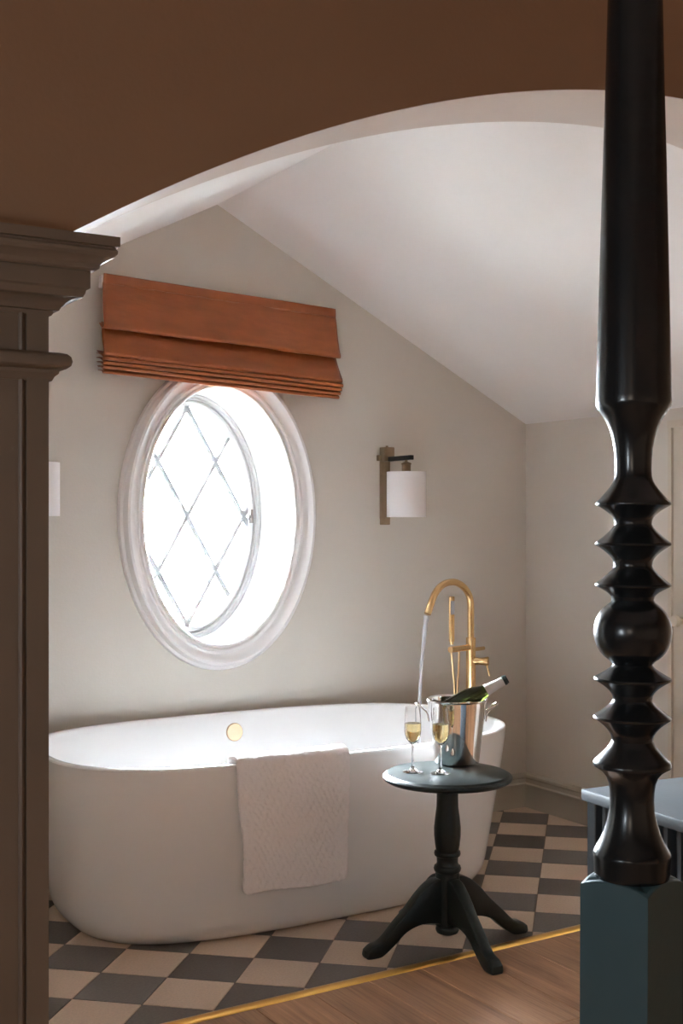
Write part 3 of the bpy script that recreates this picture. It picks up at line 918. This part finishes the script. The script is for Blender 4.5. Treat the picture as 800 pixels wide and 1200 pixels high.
for zq in (z0, z1):
    for a in (-1, 1):
        for b in (0, 1):
            V.append(Vector((c_.x, c_.y, zq)) + fs * (a * 2.3 * mt) + fd * (b * 0.0016))
obj('spray_face', (V, [(0, 1, 3, 2), (4, 6, 7, 5), (0, 4, 5, 1), (2, 3, 7, 6), (0, 2, 6, 4), (1, 5, 7, 3)]), M_SPRAY, h)
ha, hb = tp_(528.5, 764), tp_(538, 763)
lowz = 0.30
hose = spline([(*ha,), (*tp_(530.5, 785),), (*tp_(532.5, 812),), (*(tp_(533, 812) * 1 + Vector((0, 0, -0.22))),), (*(tp_(534.5, 812) + Vector((0, 0, -0.28))),), (*(tp_(536, 812) + Vector((0, 0, -0.22))),), (*tp_(535.5, 812),), (*tp_(537, 785),), (*hb,)], 8)
obj('hose', tube(hose, 1.25 * mt, 10), M_HOSE, tap, 60)
e0 = tp_(556, 761); e1 = tp_(566.5, 761); e1.z = e0.z
obj('diverter', tube([Vector((0, 0, e0.z)), e1], 2.3 * mt, 14), M_BRASS, tap, 40)
l0 = Vector((0, 0, tp_(556, 774).z)); dl = (Rv * 0.97 - Vector((SA, CA, 0)) * 0.25).normalized()
obj('mixer_knob', tube([l0, l0 + dl * 8 * mt, l0 + dl * 9 * mt, l0 + dl * 15 * mt, l0 + dl * 20 * mt, l0 + dl * 21 * mt], [4.6 * mt, 4.6 * mt, 4.2 * mt, 4.6 * mt, 5.8 * mt, 5.2 * mt], 24), M_BRASS, tap, 40)
le = l0 + dl * 18.5 * mt
obj('lever', tube([le + Vector((0, 0, -3 * mt)), le + dl * 1.5 * mt + Vector((0, 0, -9 * mt)), le + dl * 3.5 * mt + Vector((0, 0, -17 * mt))], 1.0 * mt, 8), M_BRASS, tap, 50)

# ---- stream of water from the spout into the tub
w0 = tp_(499.8, 721) + Ct
drop = [(499.5, 722), (498, 735), (496, 755), (494, 775), (492.5, 800), (491.5, 823)]
path = [tp_(*q) + Ct for q in drop]
zend = 0.14
while path[-1].z > zend + 0.08:
    path.append(path[-1] + pd * 0.003 + Vector((0, 0, -0.08)))
path = spline([(*p,) for p in path], 5)
nP = len(path)
rad = [(3.0 - 1.2 * min(1, i / (nP * 0.3)) + 0.25 * math.sin(i * 1.3)) * mt for i in range(nP)]
ws = obj('water_stream', tube(path, rad, 12), M_WATER, None, 80)
tag(ws, 'thin stream of water pouring from the gold spout into the tub', 'water')

# ---- wall sconces
SX = onY(450, 580, YW).x
def sconce(X, label):
    YS = 4.39
    t = thing('wall_sconce', label, 'wall lamp', (X, YW, 0), (0, 0, 0), 'bronze wall sconces beside the oval window')
    P = (SX, YW); k = mpp(P)
    z0, z1 = zat(615, P), zat(539, P)
    # fluted back plate
    V = []
    prf = []
    hwid = 6.5 * k
    for q in range(5):
        xa = -hwid + 2 * hwid * q / 5
        for c in range(4):
            a = math.pi * c / 4
            prf.append((xa + hwid / 5 * (1 - math.cos(a)), -0.010 - 0.004 * math.sin(a)))
    prf += [(hwid, -0.010), (hwid, 0), (-hwid, 0)]
    obj('back_plate', prism(prf, z0 + 0.028, z1), M_BRONZE, t, 40)
    obj('foot_plate', bbox(-hwid, hwid, -0.012, 0, z0, z0 + 0.03, 0.003, 2), M_BRONZE, t)
    zt_, zb_ = zat(524.5, P), zat(541, P)
    blk = obj('bracket_block', join(bbox(-7 * k, 7 * k, -0.045, 0, zb_, zt_, 0.004, 2), bbox(-11 * k, 11 * k, -0.02, 0, zb_ + 0.002, zb_ + 0.028, 0.003, 2)), M_BRONZE, t)
    obj('finial', shift(lathe([(0, zt_ - 0.002), (0.006, zt_ - 0.002), (0.006, zt_ + 0.006), (0, zt_ + 0.008)], 14), (0, -0.022, 0)), M_BRONZE, blk, 40)
    Q = (SX, YS); kq = mpp(Q)
    za = zat(536.5, Q)
    obj('arm', bbox(-0.009, 0.009, YS - YW - 0.045, -0.044, za - 0.010, za + 0.010, 0.002, 2), M_DARKMETAL, t)
    ztop_, zbot = zat(553, Q), zat(606, Q)
    zh = za - 0.010
    obj('lamp_holder', shift(lathe([(0, zh), (0.006, zh), (0.006, zh - 0.006), (0.016, zh - 0.010), (0.022, zh - 0.014), (0.022, zh - 0.019), (0.0195, zh - 0.020), (0.0195, ztop_ - 0.02), (0, ztop_ - 0.02)], 28), (0, YS - YW, 0)), M_BRONZE, t, 40)
    Rs = 23 * kq
    sh = obj('shade', shift(lathe([(Rs, zbot), (Rs, ztop_), (Rs - 0.0025, ztop_), (Rs - 0.0025, zbot)], 64, True), (0, YS - YW, 0)), M_SHADE, t, 40)
    for sg in (1, -1):
        obj('shade_spoke', shift(tube([(sg * 0.0205, 0, ztop_ - 0.012), (sg * (Rs - 0.002), 0, ztop_ - 0.012)], 0.0015, 6), (0, YS - YW, 0)), M_BRONZE, t)
    bz_ = ztop_ - 0.022
    obj('bulb', shift(lathe([(0, bz_), (0.013, bz_), (0.014, bz_ - 0.03), (0.028, bz_ - 0.06), (0.030, bz_ - 0.08), (0.020, bz_ - 0.105), (0, bz_ - 0.112)], 24), (0, YS - YW, 0)), M_WHITE, t, 60)
sconce(SX, 'bronze wall sconce with white drum shade to the right of the oval window')
sconce(1.343, 'wall sconce with white drum shade, half hidden by the pilaster')

# ---- roman blind above the window
YBd = YW - 0.005
q0, q1 = onY(121, 322, YW - 0.04), onY(392, 362, YW - 0.04)
bcx, bcz = (q0.x + q1.x) / 2, (q0.z + q1.z) / 2
bw = (q1.x - q0.x) / 2
tiltb = math.atan2(q1.z - q0.z, q1.x - q0.x) - 0.006
blind = thing('roman_blind', 'rust orange satin roman blind gathered above the oval window', 'blind', (bcx, YBd, bcz), (0, -tiltb, 0))
obj('headrail', bbox(-bw - 0.006, bw + 0.006, -0.034, 0.0, -0.050, -0.002, 0.003, 2), M_WHITE, blind)
def sheet(name, pts, w0, w1, wav, seed, parent, th=0.004):
    """pts: profile (y, z); half width runs from w0 to w1; wav: wrinkle size"""
    pr = spline([(p[0], p[1]) for p in pts], 6)
    rnd = random.Random(seed)
    ph = [rnd.uniform(0, 6.28) for _ in range(6)]
    n = len(pr) - 1
    def fn(u, v):
        i = min(int(round(v * n)), n)
        p = pr[i]
        t = i / n
        w = w0 + (w1 - w0) * t
        X = (2 * u - 1) * w
        d = wav * (math.sin(X * 5 + ph[0]) * 0.5 + math.sin(X * 13 + ph[1] + t * 2) * 0.3 + math.sin(X * 31 + ph[2] - 3 * t) * 0.14 + math.sin(X * 67 + ph[3]) * 0.06)
        return (X, p.x - abs(d) * (0.3 + t), p.y + d * 0.8 * t)
    o = obj(name, grid(fn, 72, n), M_RUST, parent, 180)
    s_ = o.modifiers.new('thick', 'SOLIDIFY'); s_.thickness = th; s_.offset = 0
    return o
up_ = sheet('upper_panel', [(-0.036, 0.002), (-0.040, -0.003), (-0.042, -0.030), (-0.040, -0.036), (-0.046, -0.060), (-0.058, -0.120), (-0.076, -0.180), (-0.085, -0.203), (-0.082, -0.212), (-0.070, -0.211), (-0.040, -0.190)], bw, bw + 0.012, 0.006, 1, blind)
obj('stitched_hem', tube([(-bw + 2 * bw * i / 40, -0.0435, -0.036 + 0.0014 * math.sin(i * 1.7)) for i in range(41)], 0.0022, 6), M_RUST, up_, 60)
sheet('middle_fold', [(-0.036, -0.186), (-0.052, -0.212), (-0.062, -0.235), (-0.078, -0.268), (-0.096, -0.300), (-0.101, -0.313), (-0.096, -0.321), (-0.084, -0.319), (-0.040, -0.300)], bw + 0.002, bw + 0.016, 0.006, 2, blind)
for i, (yy, zz) in enumerate(((-0.098, -0.333), (-0.095, -0.350), (-0.091, -0.367), (-0.085, -0.384))):
    sheet('stacked_fold', [(-0.030, zz + 0.026), (-0.065, zz + 0.020), (yy - 0.004, zz + 0.006), (yy - 0.007, zz), (yy - 0.002, zz - 0.005), (-0.070, zz + 0.006), (-0.030, zz + 0.010)], bw + 0.014 - 0.003 * i, bw + 0.014 - 0.003 * i, 0.0035, 3 + i, blind, 0.003)

# ---- slatted cabinet
CB = onZ(680.5, 924.4, 0.72)
cab = thing('slatted_cabinet', 'low slate blue cabinet with slatted side behind the bed post', 'cabinet', (CB.x, CB.y, 0), (0, 0, math.radians(-4.5)))
CW, CL, CH = 0.46, 0.95, 0.72
obj('top', bbox(-0.0, CW, -CL, 0.0, CH - 0.027, CH, 0.003, 2), M_CAB, cab, 30)
ci = 0.010
for (x0, y0) in ((ci, -ci - 0.03), (ci, -CL + ci), (CW - ci - 0.03, -ci - 0.03), (CW - ci - 0.03, -CL + ci)):
    obj('corner_post', bbox(x0, x0 + 0.03, y0, y0 + 0.03, 0.0, CH - 0.027, 0.002, 1), M_CAB, cab)
obj('bottom_rail', bbox(ci, ci + 0.02, -CL + ci + 0.03, -ci - 0.03, 0.05, 0.11, 0.002, 1), M_CAB, cab)
sm_ = mesh('slat', *bbox(-0.012, 0.012, -0.006, 0.006, 0.11, CH - 0.027, 0.001, 1), M_CAB)
ys = -ci - 0.03 - 0.030
while ys > -CL + 0.06:
    link('slat', sm_, cab, (ci + 0.014, ys, 0))
    ys -= 0.042
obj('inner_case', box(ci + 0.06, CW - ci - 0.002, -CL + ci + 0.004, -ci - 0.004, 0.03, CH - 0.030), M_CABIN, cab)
obj('end_panel', box(ci + 0.03, CW - ci - 0.03, -ci - 0.014, -ci - 0.004, 0.05, CH - 0.027), M_CAB, cab)

# ---- turned bed post
PT = 1.90
PC = Vector((0, 0, 0)) + Vector((SA, CA, 0)) * PT + Rv * ((739.8 - 400) / FPX * PT)
pm = PT / FPX
def pz(y): return CAMH - (y - YH) * pm
post = thing('bed_post', 'tall dark turned bed post with stacked rings on a square block', 'bed post', (PC.x, PC.y, 0), (0, 0, 0))
prf = []
def seg(y0, r0, y1, r1, bend, n=10):
    """curve from (y0,r0) to (y1,r1); bend>0 stays near the smaller radius longer (hollow)"""
    for i in range(n + 1):
        t = i / n
        if r1 >= r0: s = t ** (1 + bend)
        else: s = 1 - (1 - t) ** (1 + bend)
        prf.append((r0 + (r1 - r0) * s, y0 + (y1 - y0) * t))
prf.append((30.0, -120)); prf.append((31.6, 0)); prf.append((33.9, 100)); prf.append((36.2, 180)); prf.append((39.4, 300)); prf.append((41.8, 400)); prf.append((43.4, 465)); prf.append((43.6, 472)); prf.append((43.0, 476))
for q in ((41.0, 480), (36.5, 486), (31.5, 494), (27.3, 504), (24.4, 514), (22.3, 526), (21.2, 538), (20.9, 550), (21.3, 558), (22.6, 563)): prf.append(q)
seg(564, 23.2, 589, 43.0, 0.22, 8); prf.append((43.4, 590.5)); prf.append((43.0, 592))
seg(593, 41.0, 611, 21.8, 0.75, 10); prf.append((21.4, 614))
seg(616, 22.2, 636, 43.3, 0.25, 8); prf.append((43.8, 637.5)); prf.append((43.3, 639))
seg(640, 41.5, 660, 22.4, 0.75, 10); prf.append((22.0, 663))
seg(665, 22.8, 684, 43.3, 0.25, 8); prf.append((43.8, 685.5)); prf.append((43.3, 687))
seg(688, 41.5, 701, 24.5, 0.75, 8); prf.append((24.0, 703))
for i in range(1, 24):
    a = math.pi * i / 24
    y = 740.5 - 39.5 * math.cos(a)
    r = 45.0 * math.sin(a) ** 0.80
    if r > 23.5: prf.append((r, y))
prf.append((22.6, 778.5))
seg(780, 23.4, 794, 44.0, 0.25, 8); prf.append((44.7, 795.5)); prf.append((44.2, 797))
seg(798, 42.5, 817, 23.0, 0.75, 10); prf.append((22.5, 820))
seg(822, 23.4, 839, 44.4, 0.25, 8); prf.append((45.0, 840.5)); prf.append((44.5, 842))
seg(843, 42.8, 865, 24.2, 0.75, 10); prf.append((23.8, 868))
seg(870, 24.8, 892, 44.2, 0.20, 8); prf.append((45.0, 895)); prf.append((44.4, 898))
for q in ((41.0, 900), (35.0, 904), (30.0, 910), (27.0, 918), (25.6, 928), (25.3, 938), (26.2, 950), (28.6, 962), (32.2, 974), (36.8, 985), (41.5, 993), (44.2, 997.5), (44.9, 1000), (44.6, 1003), (44.3, 1006), (43.6, 1022), (42.9, 1025.5), (42.4, 1026.6)): prf.append(q)
pr2 = [(0, pz(-120))] + [(r * pm, pz(y)) for r, y in prf] + [(0, pz(1026.6))]
obj('turned_shaft', lathe(pr2, 80), M_POST, post, 32)
# square block with turned shoulders
hb_ = 0.0572
zt_ = 0.803
rotb = math.radians(45 + 3.5) - YAW
N8 = 14
out = []
for sd in range(4):
    for k in range(N8):
        t = -1 + 2 * k / N8
        c, s = [(1, t), (-t, 1), (-1, -t), (t, -1)][sd]
        out.append((c * hb_, s * hb_))
def top_drop(x, y):
    d = max(0, math.hypot(x, y) - 0.0565)
    return 0.3 * d + 6 * d * d
V, F = [], []
nO = len(out)
for x, y in out: V.append((x, y, 0.0))
for x, y in out: V.append((x, y, zt_ - top_drop(x, y) - 0.001))
for f_ in (0.985, 0.95, 0.9):
    for x, y in out:
        xx, yy = x * f_, y * f_
        V.append((xx, yy, zt_ - top_drop(xx, yy)))
V.append((0, 0, zt_)); F.append(tuple(range(nO)))
for L in range(4):
    for i in range(nO):
        i2 = (i + 1) % nO
        F.append((L * nO + i, L * nO + i2, (L + 1) * nO + i2, (L + 1) * nO + i))
for i in range(nO): F.append((4 * nO + i, 4 * nO + (i + 1) % nO, 5 * nO))
obj('square_block', (V, F), M_BLOCK, post, 25, None, (0, 0, rotb))
# posts are never quite plumb
post.rotation_euler = (0, 0, 0)
lean = math.radians(0.22)
post.matrix_world = Matrix.Translation((PC.x, PC.y, 0)) @ Matrix.Translation((0, 0, 0.75)) @ Matrix.Rotation(lean, 4, Vector((SA, CA, 0))) @ Matrix.Translation((0, 0, -0.75))
